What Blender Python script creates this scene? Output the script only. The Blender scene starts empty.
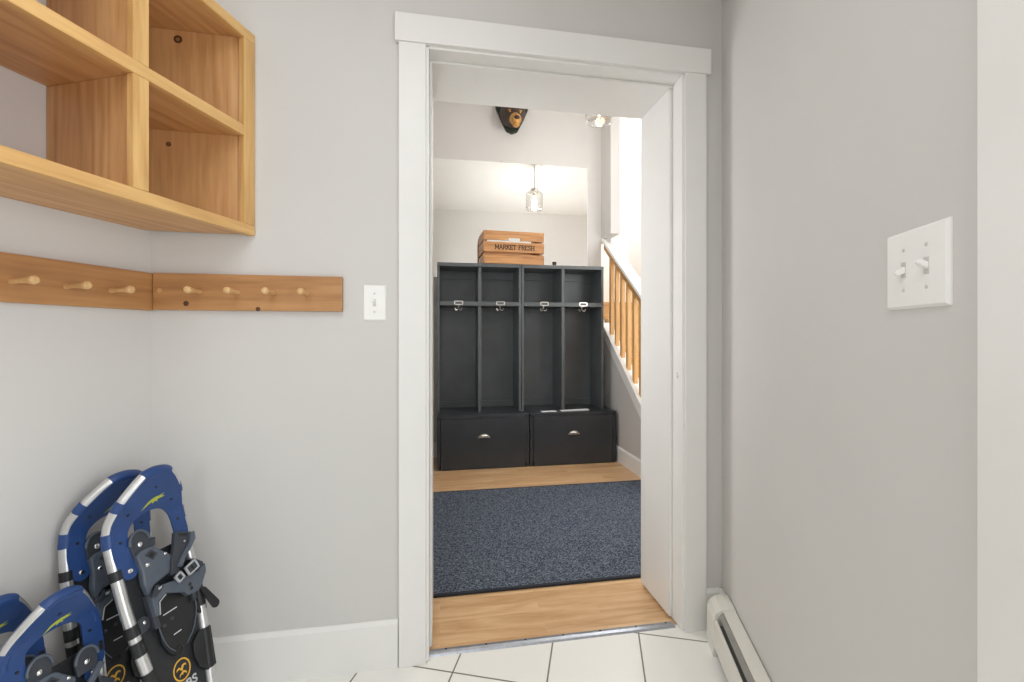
import bpy, bmesh, math, random
from math import sin, cos, pi, radians, sqrt, atan2
from mathutils import Vector, Matrix

random.seed(7)
SC = bpy.context.scene
COL = SC.collection
TH = radians(20.63)            # the side room is skewed against the hall by this much
UX, UY = sin(TH), cos(TH)      # direction of the side walls
NX, NY = cos(TH), -sin(TH)     # their right-hand normal
S_L, S_R = -1.326, 0.461       # left and right wall planes
Y_W, Y_H = 1.467, 1.767        # faces of the wall with the doorway
X_HL = -0.13                   # hall left wall
Y_B = 3.95                     # hall back wall
X_ST = 1.53                    # stair wall face


def R(s, t):
    return (s * NX + t * UX, s * NY + t * UY)


# ------------------------------------------------------------------ materials
def srgb(r, g, b):
    def f(c):
        c /= 255.0
        return c / 12.92 if c <= 0.04045 else ((c + 0.055) / 1.055) ** 2.4
    return (f(r), f(g), f(b), 1.0)


def newmat(name):
    m = bpy.data.materials.new(name)
    m.use_nodes = True
    nt = m.node_tree
    return m, nt, nt.nodes['Principled BSDF']


def plain(name, col, rough=0.5, metal=0.0, noise=0.0, nscale=40.0, bump=0.0, bscale=200.0, coat=0.0, spec=0.5):
    m, nt, b = newmat(name)
    b.inputs['Roughness'].default_value = rough
    b.inputs['Metallic'].default_value = metal
    b.inputs['Coat Weight'].default_value = coat
    b.inputs['Specular IOR Level'].default_value = spec
    tc = nt.nodes.new('ShaderNodeTexCoord')
    n = nt.nodes.new('ShaderNodeTexNoise')
    n.inputs['Scale'].default_value = nscale
    n.inputs['Detail'].default_value = 3
    nt.links.new(tc.outputs['Object'], n.inputs['Vector'])
    r = nt.nodes.new('ShaderNodeValToRGB')
    r.color_ramp.elements[0].position = 0.3
    r.color_ramp.elements[1].position = 0.7
    r.color_ramp.elements[0].color = tuple(c * (1 - noise) for c in col[:3]) + (1,)
    r.color_ramp.elements[1].color = tuple(min(1, c * (1 + noise)) for c in col[:3]) + (1,)
    nt.links.new(n.outputs['Fac'], r.inputs['Fac'])
    nt.links.new(r.outputs['Color'], b.inputs['Base Color'])
    if bump:
        n2 = nt.nodes.new('ShaderNodeTexNoise')
        n2.inputs['Scale'].default_value = bscale
        n2.inputs['Detail'].default_value = 2
        nt.links.new(tc.outputs['Object'], n2.inputs['Vector'])
        bp = nt.nodes.new('ShaderNodeBump')
        bp.inputs['Strength'].default_value = bump
        bp.inputs['Distance'].default_value = 0.002
        nt.links.new(n2.outputs['Fac'], bp.inputs['Height'])
        nt.links.new(bp.outputs['Normal'], b.inputs['Normal'])
    return m


def wood(name, light, mid, dark, axis='y', rough=0.45, scale=1.0, knots=0.0, ring=26.0, coat=0.1):
    """planks with stretched grain along one axis and a few knots"""
    m, nt, b = newmat(name)
    L = nt.links.new
    b.inputs['Roughness'].default_value = rough
    b.inputs['Coat Weight'].default_value = coat
    b.inputs['Coat Roughness'].default_value = 0.35
    tc = nt.nodes.new('ShaderNodeTexCoord')
    oi = nt.nodes.new('ShaderNodeObjectInfo')
    sc = nt.nodes.new('ShaderNodeVectorMath'); sc.operation = 'SCALE'
    cmb = nt.nodes.new('ShaderNodeCombineXYZ')
    for k in range(3):
        L(oi.outputs['Random'], cmb.inputs[k])
    L(cmb.outputs[0], sc.inputs[0]); sc.inputs['Scale'].default_value = 7.3
    ad = nt.nodes.new('ShaderNodeVectorMath'); ad.operation = 'ADD'
    L(tc.outputs['Object'], ad.inputs[0]); L(sc.outputs[0], ad.inputs[1])
    mp = nt.nodes.new('ShaderNodeMapping')
    k = {'x': 0, 'y': 1, 'z': 2}[axis]
    s = [1.0, 1.0, 1.0]; s[k] = 0.07
    mp.inputs['Scale'].default_value = [v * scale for v in s]
    L(ad.outputs[0], mp.inputs['Vector'])
    warp = nt.nodes.new('ShaderNodeTexNoise')
    warp.inputs['Scale'].default_value = 5.0; warp.inputs['Detail'].default_value = 2
    L(mp.outputs[0], warp.inputs['Vector'])
    # ring pattern: noise field, multiplied and wrapped
    mu = nt.nodes.new('ShaderNodeMath'); mu.operation = 'MULTIPLY'; mu.inputs[1].default_value = ring
    L(warp.outputs['Fac'], mu.inputs[0])
    pp = nt.nodes.new('ShaderNodeMath'); pp.operation = 'PINGPONG'; pp.inputs[1].default_value = 1.0
    L(mu.outputs[0], pp.inputs[0])
    fine = nt.nodes.new('ShaderNodeTexNoise')
    fine.inputs['Scale'].default_value = 90.0; fine.inputs['Detail'].default_value = 4
    L(mp.outputs[0], fine.inputs['Vector'])
    mix = nt.nodes.new('ShaderNodeMath'); mix.operation = 'MULTIPLY_ADD'
    L(fine.outputs['Fac'], mix.inputs[0]); mix.inputs[1].default_value = 0.85
    m2 = nt.nodes.new('ShaderNodeMath'); m2.operation = 'MULTIPLY'; m2.inputs[1].default_value = 0.34
    L(pp.outputs[0], m2.inputs[0]); L(m2.outputs[0], mix.inputs[2])
    r = nt.nodes.new('ShaderNodeValToRGB')
    e = r.color_ramp.elements
    e[0].position = 0.12; e[0].color = light
    e[1].position = 0.92; e[1].color = dark
    x = e.new(0.5); x.color = mid
    L(mix.outputs[0], r.inputs['Fac'])
    out = r.outputs['Color']
    if knots:
        mk = nt.nodes.new('ShaderNodeMapping')
        s2 = [1.0, 1.0, 1.0]; s2[k] = 0.6
        mk.inputs['Scale'].default_value = [v * 5.0 * scale for v in s2]
        L(ad.outputs[0], mk.inputs['Vector'])
        vo = nt.nodes.new('ShaderNodeTexVoronoi'); vo.inputs['Scale'].default_value = 1.0
        L(mk.outputs[0], vo.inputs['Vector'])
        kr = nt.nodes.new('ShaderNodeMapRange')
        kr.inputs[1].default_value = 0.03 * knots; kr.inputs[2].default_value = 0.075 * knots
        kr.inputs[3].default_value = 1.0; kr.inputs[4].default_value = 0.0
        L(vo.outputs['Distance'], kr.inputs[0])
        mx = nt.nodes.new('ShaderNodeMix'); mx.data_type = 'RGBA'
        L(kr.outputs[0], mx.inputs['Factor']); L(out, mx.inputs['A'])
        mx.inputs['B'].default_value = tuple(c * 0.25 for c in dark[:3]) + (1,)
        out = mx.outputs['Result']
    L(out, b.inputs['Base Color'])
    bp = nt.nodes.new('ShaderNodeBump'); bp.inputs['Strength'].default_value = 0.15; bp.inputs['Distance'].default_value = 0.001
    L(fine.outputs['Fac'], bp.inputs['Height']); L(bp.outputs[0], b.inputs['Normal'])
    return m


def emis(name, col, strength):
    m, nt, b = newmat(name)
    b.inputs['Base Color'].default_value = col
    b.inputs['Emission Color'].default_value = col
    b.inputs['Emission Strength'].default_value = strength
    return m


M = {}
M['wall'] = plain('wall_paint', srgb(211, 209, 206), 0.6, noise=0.012, nscale=3, bump=0.05, bscale=260)
M['hallwall'] = plain('hall_wall_paint', srgb(203, 200, 197), 0.6, noise=0.012, nscale=3, bump=0.05, bscale=260)
M['stairwhite'] = plain('white_wall_paint', srgb(240, 240, 238), 0.6, noise=0.01, nscale=3)
M['ceil'] = plain('ceiling_paint', srgb(240, 239, 236), 0.7, noise=0.01, nscale=4, bump=0.1, bscale=150)
M['trim'] = plain('white_trim_paint', srgb(236, 235, 232), 0.36, noise=0.01, nscale=9)
M['plate'] = plain('switch_plastic', srgb(244, 243, 240), 0.3, noise=0.005)
M['screw'] = plain('painted_screw', srgb(205, 203, 198), 0.35, noise=0.02)
pl, pm, pd = srgb(226, 182, 128), srgb(212, 164, 110), srgb(188, 136, 84)
for ax in 'xyz':
    M['pine_' + ax] = wood('pine_grain_' + ax, pl, pm, pd, ax, knots=0.0, ring=22)
    M['edge_' + ax] = wood('pine_edge_' + ax, srgb(234, 194, 132), srgb(222, 178, 114), srgb(198, 150, 90), ax, ring=30)
    M['pineknot_' + ax] = wood('knotty_pine_' + ax, pl, pm, pd, ax, knots=1.0, ring=20)
M['rail_y'] = wood('rail_pine_y', srgb(198, 150, 98), srgb(184, 134, 84), srgb(160, 112, 66), 'y', knots=0.9, ring=12)
M['rail_x'] = wood('rail_pine_x', srgb(198, 150, 98), srgb(184, 134, 84), srgb(160, 112, 66), 'x', knots=0.9, ring=12)
M['peg'] = wood('peg_birch', srgb(232, 196, 146), srgb(220, 180, 126), srgb(200, 156, 104), 'z', ring=14)
M['crate'] = wood('crate_wood', srgb(204, 156, 106), srgb(186, 134, 84), srgb(148, 98, 56), 'x', ring=16)
M['cratey'] = wood('crate_wood_side', srgb(196, 148, 100), srgb(176, 126, 80), srgb(140, 94, 54), 'y', ring=16)
M['oak_z'] = wood('oak_baluster', srgb(232, 190, 128), srgb(218, 170, 104), srgb(192, 140, 78), 'z', ring=14)
M['oak_y'] = wood('oak_rail', srgb(218, 170, 104), srgb(200, 150, 86), srgb(170, 120, 66), 'y', ring=14)
M['oak_x'] = wood('oak_tread', srgb(226, 182, 116), srgb(210, 162, 96), srgb(184, 132, 72), 'x', ring=14)
M['ink'] = plain('black_ink', srgb(40, 30, 24), 0.7, noise=0.1)
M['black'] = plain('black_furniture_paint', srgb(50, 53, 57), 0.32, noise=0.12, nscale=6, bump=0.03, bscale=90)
M['blacklit'] = plain('black_paint_lit_locker', srgb(84, 88, 90), 0.36, noise=0.12, nscale=6, bump=0.03, bscale=90)  # same black paint as the benches, lightened for the light on the lockers
M['blackdark'] = plain('black_gap', srgb(20, 20, 21), 0.6, noise=0.1)
M['nickel'] = plain('brushed_nickel', srgb(214, 210, 204), 0.28, 1.0, noise=0.05, nscale=120)
M['alu'] = plain('satin_aluminium', srgb(214, 214, 214), 0.34, 0.85, noise=0.04, nscale=90)
M['chrome'] = plain('chrome', srgb(225, 225, 225), 0.15, 1.0)
M['blue'] = plain('blue_toe_plastic', srgb(35, 67, 122), 0.40, noise=0.06, nscale=30)
M['deck'] = plain('black_deck_fabric', srgb(34, 36, 40), 0.5, noise=0.15, nscale=60, bump=0.2, bscale=700)
M['rubber'] = plain('black_rubber', srgb(27, 28, 31), 0.45, noise=0.1)
M['slate'] = plain('slate_grey_harness', srgb(82, 90, 102), 0.45, noise=0.06, nscale=50)
M['slatedark'] = plain('dark_slate_strap', srgb(54, 58, 66), 0.5, noise=0.08, nscale=50)
M['buckle'] = plain('pale_grey_buckle', srgb(176, 180, 184), 0.35, noise=0.03)
M['print'] = plain('yellow_green_print', srgb(176, 186, 58), 0.5, noise=0.05)
M['logo'] = plain('amber_logo_print', srgb(226, 176, 62), 0.5, noise=0.04)
M['white'] = plain('white_print', srgb(214, 216, 220), 0.5, noise=0.02)
M['heater'] = plain('heater_enamel', srgb(226, 223, 214), 0.35, noise=0.015, nscale=8)
M['damper'] = plain('heater_damper_grey', srgb(150, 148, 142), 0.4, noise=0.05)
M['threshold'] = plain('aluminium_threshold', srgb(176, 180, 188), 0.36, 0.7, noise=0.1, nscale=60)
M['paper'] = plain('white_paper', srgb(240, 242, 246), 0.6, noise=0.01)
M['bearfur'] = plain('dark_brown_carving', srgb(58, 42, 32), 0.5, noise=0.25, nscale=60)
M['bearmuzzle'] = wood('muzzle_amber', srgb(220, 168, 84), srgb(200, 146, 66), srgb(160, 108, 46), 'z', ring=8)
M['bearnose'] = plain('bear_nose', srgb(48, 28, 22), 0.25, noise=0.1)
M['eye'] = plain('amber_glass_eye', srgb(232, 180, 90), 0.08, noise=0.1)
M['plaque'] = plain('dark_green_plaque', srgb(34, 44, 34), 0.45, noise=0.2, nscale=30)
M['glass'], _nt, _b = newmat('clear_ribbed_glass')
_nt.nodes.remove(_b)
_g = _nt.nodes.new('ShaderNodeBsdfGlossy'); _g.inputs['Roughness'].default_value = 0.08
_t = _nt.nodes.new('ShaderNodeBsdfTransparent'); _t.inputs['Color'].default_value = (0.96, 0.95, 0.93, 1)
_lw = _nt.nodes.new('ShaderNodeLayerWeight'); _lw.inputs['Blend'].default_value = 0.35
_mx = _nt.nodes.new('ShaderNodeMixShader')
_nt.links.new(_lw.outputs['Facing'], _mx.inputs[0]); _nt.links.new(_t.outputs[0], _mx.inputs[1]); _nt.links.new(_g.outputs[0], _mx.inputs[2])
_nt.links.new(_mx.outputs[0], _nt.nodes['Material Output'].inputs[0])
M['bulb'] = emis('warm_bulb', (1.0, 0.82, 0.58, 1), 12.0)
M['mirror'], _nt, _b = newmat('mirror_silver')
_b.inputs['Base Color'].default_value = (0.93, 0.94, 0.93, 1); _b.inputs['Metallic'].default_value = 1; _b.inputs['Roughness'].default_value = 0.01


def tile_mat():
    m, nt, b = newmat('white_floor_tile')
    L = nt.links.new
    tc = nt.nodes.new('ShaderNodeTexCoord')
    mp = nt.nodes.new('ShaderNodeMapping'); mp.vector_type = 'POINT'
    # object space of the floor is already turned to the side walls
    mp.inputs['Location'].default_value = (0.154, -1.33, 0)
    L(tc.outputs['Object'], mp.inputs['Vector'])
    br = nt.nodes.new('ShaderNodeTexBrick')
    br.offset = 0.0; br.squash = 1.0
    br.inputs['Scale'].default_value = 1.0
    br.inputs['Brick Width'].default_value = 0.3035
    br.inputs['Row Height'].default_value = 0.307
    br.inputs['Mortar Size'].default_value = 0.0028
    br.inputs['Mortar Smooth'].default_value = 0.15
    br.inputs['Color1'].default_value = srgb(246, 245, 240)
    br.inputs['Color2'].default_value = srgb(243, 242, 236)
    br.inputs['Mortar'].default_value = srgb(122, 116, 106)
    L(mp.outputs[0], br.inputs['Vector'])
    L(br.outputs['Color'], b.inputs['Base Color'])
    b.inputs['Roughness'].default_value = 0.28
    bp = nt.nodes.new('ShaderNodeBump'); bp.inputs['Strength'].default_value = 0.4; bp.inputs['Distance'].default_value = 0.002; bp.invert = True
    L(br.outputs['Fac'], bp.inputs['Height']); L(bp.outputs[0], b.inputs['Normal'])
    return m


def laminate_mat():
    m, nt, b = newmat('oak_laminate')
    L = nt.links.new
    tc = nt.nodes.new('ShaderNodeTexCoord')
    br = nt.nodes.new('ShaderNodeTexBrick')
    br.offset = 0.37; br.squash = 1.0
    br.inputs['Scale'].default_value = 1.0
    br.inputs['Brick Width'].default_value = 0.62
    br.inputs['Row Height'].default_value = 0.064
    br.inputs['Mortar Size'].default_value = 0.0006
    br.inputs['Bias'].default_value = 0.0
    br.inputs['Color1'].default_value = (0, 0, 0, 1); br.inputs['Color2'].default_value = (1, 1, 1, 1)
    br.inputs['Mortar'].default_value = (0.2, 0.2, 0.2, 1)
    L(tc.outputs['Object'], br.inputs['Vector'])
    # grain
    sc = nt.nodes.new('ShaderNodeVectorMath'); sc.operation = 'SCALE'; sc.inputs['Scale'].default_value = 3.7
    L(br.outputs['Color'], sc.inputs[0])
    ad = nt.nodes.new('ShaderNodeVectorMath'); ad.operation = 'ADD'
    L(tc.outputs['Object'], ad.inputs[0]); L(sc.outputs[0], ad.inputs[1])
    mp = nt.nodes.new('ShaderNodeMapping'); mp.inputs['Scale'].default_value = (0.13, 1, 1)
    L(ad.outputs[0], mp.inputs['Vector'])
    n1 = nt.nodes.new('ShaderNodeTexNoise'); n1.inputs['Scale'].default_value = 8; n1.inputs['Detail'].default_value = 1
    L(mp.outputs[0], n1.inputs['Vector'])
    mu = nt.nodes.new('ShaderNodeMath'); mu.operation = 'MULTIPLY'; mu.inputs[1].default_value = 11
    L(n1.outputs['Fac'], mu.inputs[0])
    pp = nt.nodes.new('ShaderNodeMath'); pp.operation = 'PINGPONG'; pp.inputs[1].default_value = 1
    L(mu.outputs[0], pp.inputs[0])
    n2 = nt.nodes.new('ShaderNodeTexNoise'); n2.inputs['Scale'].default_value = 130; n2.inputs['Detail'].default_value = 4
    L(mp.outputs[0], n2.inputs['Vector'])
    a1 = nt.nodes.new('ShaderNodeMath'); a1.operation = 'MULTIPLY_ADD'; a1.inputs[1].default_value = 0.30
    h2 = nt.nodes.new('ShaderNodeMath'); h2.operation = 'MULTIPLY_ADD'; h2.inputs[1].default_value = .45; h2.inputs[2].default_value = .26
    L(n2.outputs['Fac'], h2.inputs[0])
    L(pp.outputs[0], a1.inputs[0]); L(h2.outputs[0], a1.inputs[2])
    a2 = nt.nodes.new('ShaderNodeMath'); a2.operation = 'MULTIPLY_ADD'; a2.inputs[1].default_value = 0.26
    L(br.outputs['Color'], a2.inputs[0]); L(a1.outputs[0], a2.inputs[2])
    r = nt.nodes.new('ShaderNodeValToRGB')
    e = r.color_ramp.elements
    e[0].position = 0.25; e[0].color = srgb(236, 206, 166)
    e[1].position = 1.0; e[1].color = srgb(196, 152, 108)
    x = e.new(0.6); x.color = srgb(221, 184, 140)
    L(a2.outputs[0], r.inputs['Fac']); L(r.outputs['Color'], b.inputs['Base Color'])
    b.inputs['Roughness'].default_value = 0.3
    return m


def rug_mat():
    m, nt, b = newmat('blue_grey_ribbed_rug')
    L = nt.links.new
    tc = nt.nodes.new('ShaderNodeTexCoord')
    n = nt.nodes.new('ShaderNodeTexNoise'); n.inputs['Scale'].default_value = 260; n.inputs['Detail'].default_value = 2
    mp = nt.nodes.new('ShaderNodeMapping'); mp.inputs['Scale'].default_value = (0.55, 1, 1)
    L(tc.outputs['Object'], mp.inputs['Vector']); L(mp.outputs[0], n.inputs['Vector'])
    r = nt.nodes.new('ShaderNodeValToRGB')
    e = r.color_ramp.elements
    e[0].position = 0.36; e[0].color = srgb(50, 58, 72)
    e[1].position = 0.64; e[1].color = srgb(150, 158, 170)
    x = e.new(0.5); x.color = srgb(88, 97, 112)
    L(n.outputs['Fac'], r.inputs['Fac'])
    w = nt.nodes.new('ShaderNodeTexWave'); w.bands_direction = 'Y'; w.inputs['Scale'].default_value = 34; w.inputs['Distortion'].default_value = 0.6
    w.inputs['Detail'].default_value = 1
    L(tc.outputs['Object'], w.inputs['Vector'])
    mx = nt.nodes.new('ShaderNodeMix'); mx.data_type = 'RGBA'; mx.blend_type = 'MULTIPLY'
    mx.inputs['Factor'].default_value = 0.45
    L(r.outputs['Color'], mx.inputs['A']); L(w.outputs['Color'], mx.inputs['B'])
    L(mx.outputs['Result'], b.inputs['Base Color'])
    b.inputs['Roughness'].default_value = 0.95
    b.inputs['Specular IOR Level'].default_value = 0.1
    bp = nt.nodes.new('ShaderNodeBump'); bp.inputs['Strength'].default_value = 0.6; bp.inputs['Distance'].default_value = 0.004
    L(w.outputs['Fac'], bp.inputs['Height']); L(bp.outputs[0], b.inputs['Normal'])
    return m


M['tile'] = tile_mat()
M['laminate'] = laminate_mat()
M['rug'] = rug_mat()
M['rugedge'] = plain('dark_rug_binding', srgb(42, 46, 54), 0.9, noise=0.1, nscale=200)


# ------------------------------------------------------------------ mesh helpers
def bevel_soft(t, bev, seg):
    """bevel every edge; only the bevels themselves are shaded smooth"""
    t.normal_update()
    keep = [f.normal.copy() for f in t.faces]
    bmesh.ops.bevel(t, geom=list(t.edges), offset=bev, segments=seg, affect='EDGES', profile=0.5)
    t.normal_update()
    for f in t.faces:
        f.smooth = not any(f.normal.dot(k) > .99995 for k in keep)


class MB:
    def __init__(self):
        self.bm = bmesh.new()

    def _merge(self, tmp, mtx=None):
        if mtx is not None:
            tmp.transform(mtx)
        me = bpy.data.meshes.new('tmp')
        tmp.to_mesh(me); tmp.free()
        self.bm.from_mesh(me)
        bpy.data.meshes.remove(me)

    def box(self, x0, x1, y0, y1, z0, z1, bev=0.0, seg=2, mtx=None):
        t = bmesh.new()
        bmesh.ops.create_cube(t, size=1.0)
        t.transform(Matrix.Translation(((x0 + x1) / 2, (y0 + y1) / 2, (z0 + z1) / 2)) @ Matrix.Diagonal((x1 - x0, y1 - y0, z1 - z0, 1)))
        if bev:
            bevel_soft(t, bev, seg)
        self._merge(t, mtx)
        return self

    def prism(self, pts, h0, h1, mtx=None, bev=0.0):
        """polygon in xy raised from h0 to h1"""
        t = bmesh.new()
        a = [t.verts.new((p[0], p[1], h0)) for p in pts]
        b = [t.verts.new((p[0], p[1], h1)) for p in pts]
        t.faces.new(a); t.faces.new(list(reversed(b)))
        k = len(pts)
        for i in range(k):
            t.faces.new((a[i], b[i], b[(i + 1) % k], a[(i + 1) % k]))
        bmesh.ops.recalc_face_normals(t, faces=t.faces)
        if bev:
            bevel_soft(t, bev, 2)
        self._merge(t, mtx)
        return self

    def tube(self, pts, r, seg=12, closed=False, mtx=None, caps=True):
        pts = [Vector(p) for p in pts]
        n = len(pts)
        rr = r if isinstance(r, (list, tuple)) else [r] * n
        t = bmesh.new()
        rings = []
        prev = None
        for i in range(n):
            if closed:
                d = (pts[(i + 1) % n] - pts[i - 1]).normalized()
            else:
                d = (pts[min(i + 1, n - 1)] - pts[max(i - 1, 0)]).normalized()
            if prev is None:
                u = d.orthogonal().normalized()
            else:
                u = (prev - d * prev.dot(d))
                u = u.normalized() if u.length > 1e-6 else d.orthogonal().normalized()
            prev = u
            v = d.cross(u)
            rings.append([t.verts.new(pts[i] + rr[i] * (cos(2 * pi * k / seg) * u + sin(2 * pi * k / seg) * v)) for k in range(seg)])
        for i in range(n if closed else n - 1):
            a, b = rings[i], rings[(i + 1) % n]
            off = 0
            if closed and i == n - 1:
                off = min(range(seg), key=lambda o: (a[0].co - b[o].co).length)
            for k in range(seg):
                t.faces.new((a[k], a[(k + 1) % seg], b[(k + 1 + off) % seg], b[(k + off) % seg]))
        for f in t.faces:
            f.smooth = True
        if not closed and caps:
            t.faces.new(list(reversed(rings[0]))); t.faces.new(rings[-1])
        bmesh.ops.recalc_face_normals(t, faces=t.faces)
        self._merge(t, mtx)
        return self

    def lathe(self, prof, seg=24, mtx=None):
        """profile of (r, z) pairs turned about z"""
        t = bmesh.new()
        rings = []
        for r, z in prof:
            if r < 1e-6:
                rings.append([t.verts.new((0, 0, z))])
            else:
                rings.append([t.verts.new((r * cos(2 * pi * k / seg), r * sin(2 * pi * k / seg), z)) for k in range(seg)])
        for a, b in zip(rings, rings[1:]):
            for k in range(seg):
                f = []
                k2 = (k + 1) % seg
                if len(a) == 1 and len(b) == 1:
                    continue
                if len(a) == 1:
                    f = (a[0], b[k2], b[k])
                elif len(b) == 1:
                    f = (a[k], a[k2], b[0])
                else:
                    f = (a[k], a[k2], b[k2], b[k])
                t.faces.new(f).smooth = True
        bmesh.ops.recalc_face_normals(t, faces=t.faces)
        self._merge(t, mtx)
        return self

    def ball(self, c, rad, seg=20, mtx=None):
        t = bmesh.new()
        bmesh.ops.create_uvsphere(t, u_segments=seg, v_segments=seg // 2, radius=1)
        r = rad if isinstance(rad, (tuple, list)) else (rad,) * 3
        for f in t.faces:
            f.smooth = True
        t.transform(Matrix.Translation(c) @ Matrix.Diagonal((r[0], r[1], r[2], 1)))
        self._merge(t, mtx)
        return self

    def sheet(self, top, bot):
        """closed slab from two equal grids of points"""
        t = bmesh.new()
        A = [[t.verts.new(p) for p in row] for row in top]
        B = [[t.verts.new(p) for p in row] for row in bot]
        n, m = len(A), len(A[0])
        for i in range(n - 1):
            for j in range(m - 1):
                t.faces.new((A[i][j], A[i][j + 1], A[i + 1][j + 1], A[i + 1][j])).smooth = True
                t.faces.new((B[i][j], B[i + 1][j], B[i + 1][j + 1], B[i][j + 1]))
        for i in range(n - 1):
            t.faces.new((A[i][0], A[i + 1][0], B[i + 1][0], B[i][0]))
            t.faces.new((A[i][-1], B[i][-1], B[i + 1][-1], A[i + 1][-1]))
        for j in range(m - 1):
            t.faces.new((A[0][j], B[0][j], B[0][j + 1], A[0][j + 1]))
            t.faces.new((A[-1][j], A[-1][j + 1], B[-1][j + 1], B[-1][j]))
        bmesh.ops.recalc_face_normals(t, faces=t.faces)
        self._merge(t)
        return self

    def map(self, fn):
        for v in self.bm.verts:
            v.co = fn(v.co)
        return self

    def done(self, name, mat, parent=None, angle=35):
        me = bpy.data.meshes.new(name)
        self.bm.normal_update()
        lim = radians(angle)
        for e in self.bm.edges:
            if len(e.link_faces) == 2 and e.calc_face_angle(0) > lim:
                e.smooth = False
        self.bm.to_mesh(me); self.bm.free()
        me.materials.append(M[mat] if isinstance(mat, str) else mat)
        o = bpy.data.objects.new(name, me)
        COL.objects.link(o)
        if parent is not None:
            o.parent = parent
        return o


def tag(o, label, cat, group=None):
    o['label'] = label; o['category'] = cat
    if group:
        o['group'] = group
    return o


def thing(name, label, cat, loc=(0, 0, 0), rz=0.0, group=None):
    o = bpy.data.objects.new(name, None)
    o.empty_display_size = 0.05
    COL.objects.link(o)
    o.location = loc; o.rotation_euler = (0, 0, rz)
    return tag(o, label, cat, group)


def struct(o):
    o['kind'] = 'structure'
    return o


def sempty(name, loc=(0, 0, 0), rz=0.0):
    o = bpy.data.objects.new(name, None)
    o.empty_display_size = 0.05
    COL.objects.link(o)
    o.location = loc; o.rotation_euler = (0, 0, rz)
    return struct(o)


# strokes for lettering (unit height, origin lower left)
STROKES = {
    'M': (0.9, [[(.06, 0), (.1, 1), (.45, .2), (.8, 1), (.84, 0)], [(0, 0), (.16, 0)], [(.74, 0), (.94, 0)], [(0, 1), (.14, 1)], [(.76, 1), (.9, 1)]]),
    'A': (0.8, [[(.06, 0), (.4, 1), (.74, 0)], [(.2, .38), (.6, .38)], [(-.02, 0), (.16, 0)], [(.62, 0), (.84, 0)]]),
    'R': (0.75, [[(.1, 0), (.1, 1), (.45, 1), (.62, .88), (.62, .66), (.45, .52), (.1, .52)], [(.36, .52), (.7, 0)], [(0, 0), (.22, 0)], [(.62, 0), (.8, 0)]]),
    'K': (0.75, [[(.1, 0), (.1, 1)], [(.66, 1), (.12, .45)], [(.28, .6), (.7, 0)], [(0, 0), (.22, 0)], [(0, 1), (.22, 1)], [(.56, 1), (.74, 1)], [(.6, 0), (.8, 0)]]),
    'E': (0.65, [[(.6, .85), (.6, 1), (.1, 1), (.1, 0), (.62, 0), (.62, .16)], [(.1, .52), (.45, .52)], [(0, 0), (.1, 0)], [(0, 1), (.1, 1)]]),
    'T': (0.7, [[(.35, 0), (.35, 1)], [(0, .84), (.02, 1), (.68, 1), (.7, .84)], [(.22, 0), (.48, 0)]]),
    'F': (0.62, [[(.6, .85), (.6, 1), (.1, 1), (.1, 0)], [(.1, .52), (.45, .52)], [(0, 0), (.22, 0)], [(0, 1), (.1, 1)]]),
    'S': (0.62, [[(.55, .82), (.5, .95), (.32, 1), (.12, .92), (.08, .74), (.2, .58), (.42, .46), (.54, .28), (.48, .08), (.3, 0), (.1, .05), (.05, .2)]]),
    'H': (0.8, [[(.1, 0), (.1, 1)], [(.7, 0), (.7, 1)], [(.1, .5), (.7, .5)], [(0, 0), (.22, 0)], [(0, 1), (.22, 1)], [(.6, 0), (.82, 0)], [(.6, 1), (.82, 1)]]),
    'U': (0.78, [[(.1, 1), (.1, .28), (.22, .05), (.4, 0), (.56, .05), (.68, .28), (.68, 1)], [(0, 1), (.22, 1)], [(.58, 1), (.8, 1)]]),
    'B': (0.72, [[(.1, 0), (.1, 1), (.42, 1), (.56, .9), (.56, .66), (.42, .54), (.1, .54)], [(.42, .54), (.62, .42), (.62, .14), (.46, 0), (.1, 0)], [(0, 0), (.1, 0)], [(0, 1), (.1, 1)]]),
    ' ': (0.4, []),
}


def lettering(mb, text, h, w=0.13, h0=0.0, h1=0.001, gap=0.16, mtx=None, centre=True):
    tot = sum(STROKES[c][0] + gap for c in text) - gap
    x = -tot / 2 if centre else 0.0
    for c in text:
        adv, st = STROKES[c]
        for pl_ in st:
            for a, b in zip(pl_, pl_[1:]):
                A = Vector(((a[0] + x) * h, a[1] * h)); B = Vector(((b[0] + x) * h, b[1] * h))
                d = (B - A)
                if d.length < 1e-9:
                    continue
                d.normalize(); nn = Vector((-d.y, d.x)) * (w * h / 2); e = d * (w * h * 0.3)
                mb.prism([A - e - nn, B + e - nn, B + e + nn, A - e + nn], h0, h1, mtx)
        x += adv + gap
    return tot * h


# ------------------------------------------------------------------ setting
def poly_floor(name, pts, z0, z1, mat, loc=(0, 0, 0), rz=0.0):
    o = struct(MB().prism(pts, z0, z1).done(name, mat))
    o.location = loc; o.rotation_euler = (0, 0, rz)
    return o


def toST(x, y):
    return (x * NX + y * NY, x * UX + y * UY)


# tile floor of the side room, up to the metal threshold (in its own turned frame)
YT = 1.500
def tY(s, Y):          # t on the line y = Y
    return (Y - s * NY) / UY
poly_floor('floor_mudroom', [(S_L - .1, -1.9), (2.2, -1.9), (2.2, tY(2.2, YT) if False else 0.9), (S_R + .1, 0.9), (S_R + .1, tY(S_R + .1, YT)), (S_L - .1, tY(S_L - .1, YT))], -0.06, 0.0, 'tile', rz=-TH)
poly_floor('floor_hall', [(-.3, YT), (2.7, YT), (2.7, 5.75), (-.3, 5.75)], -0.06, 0.0, 'laminate')

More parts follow.
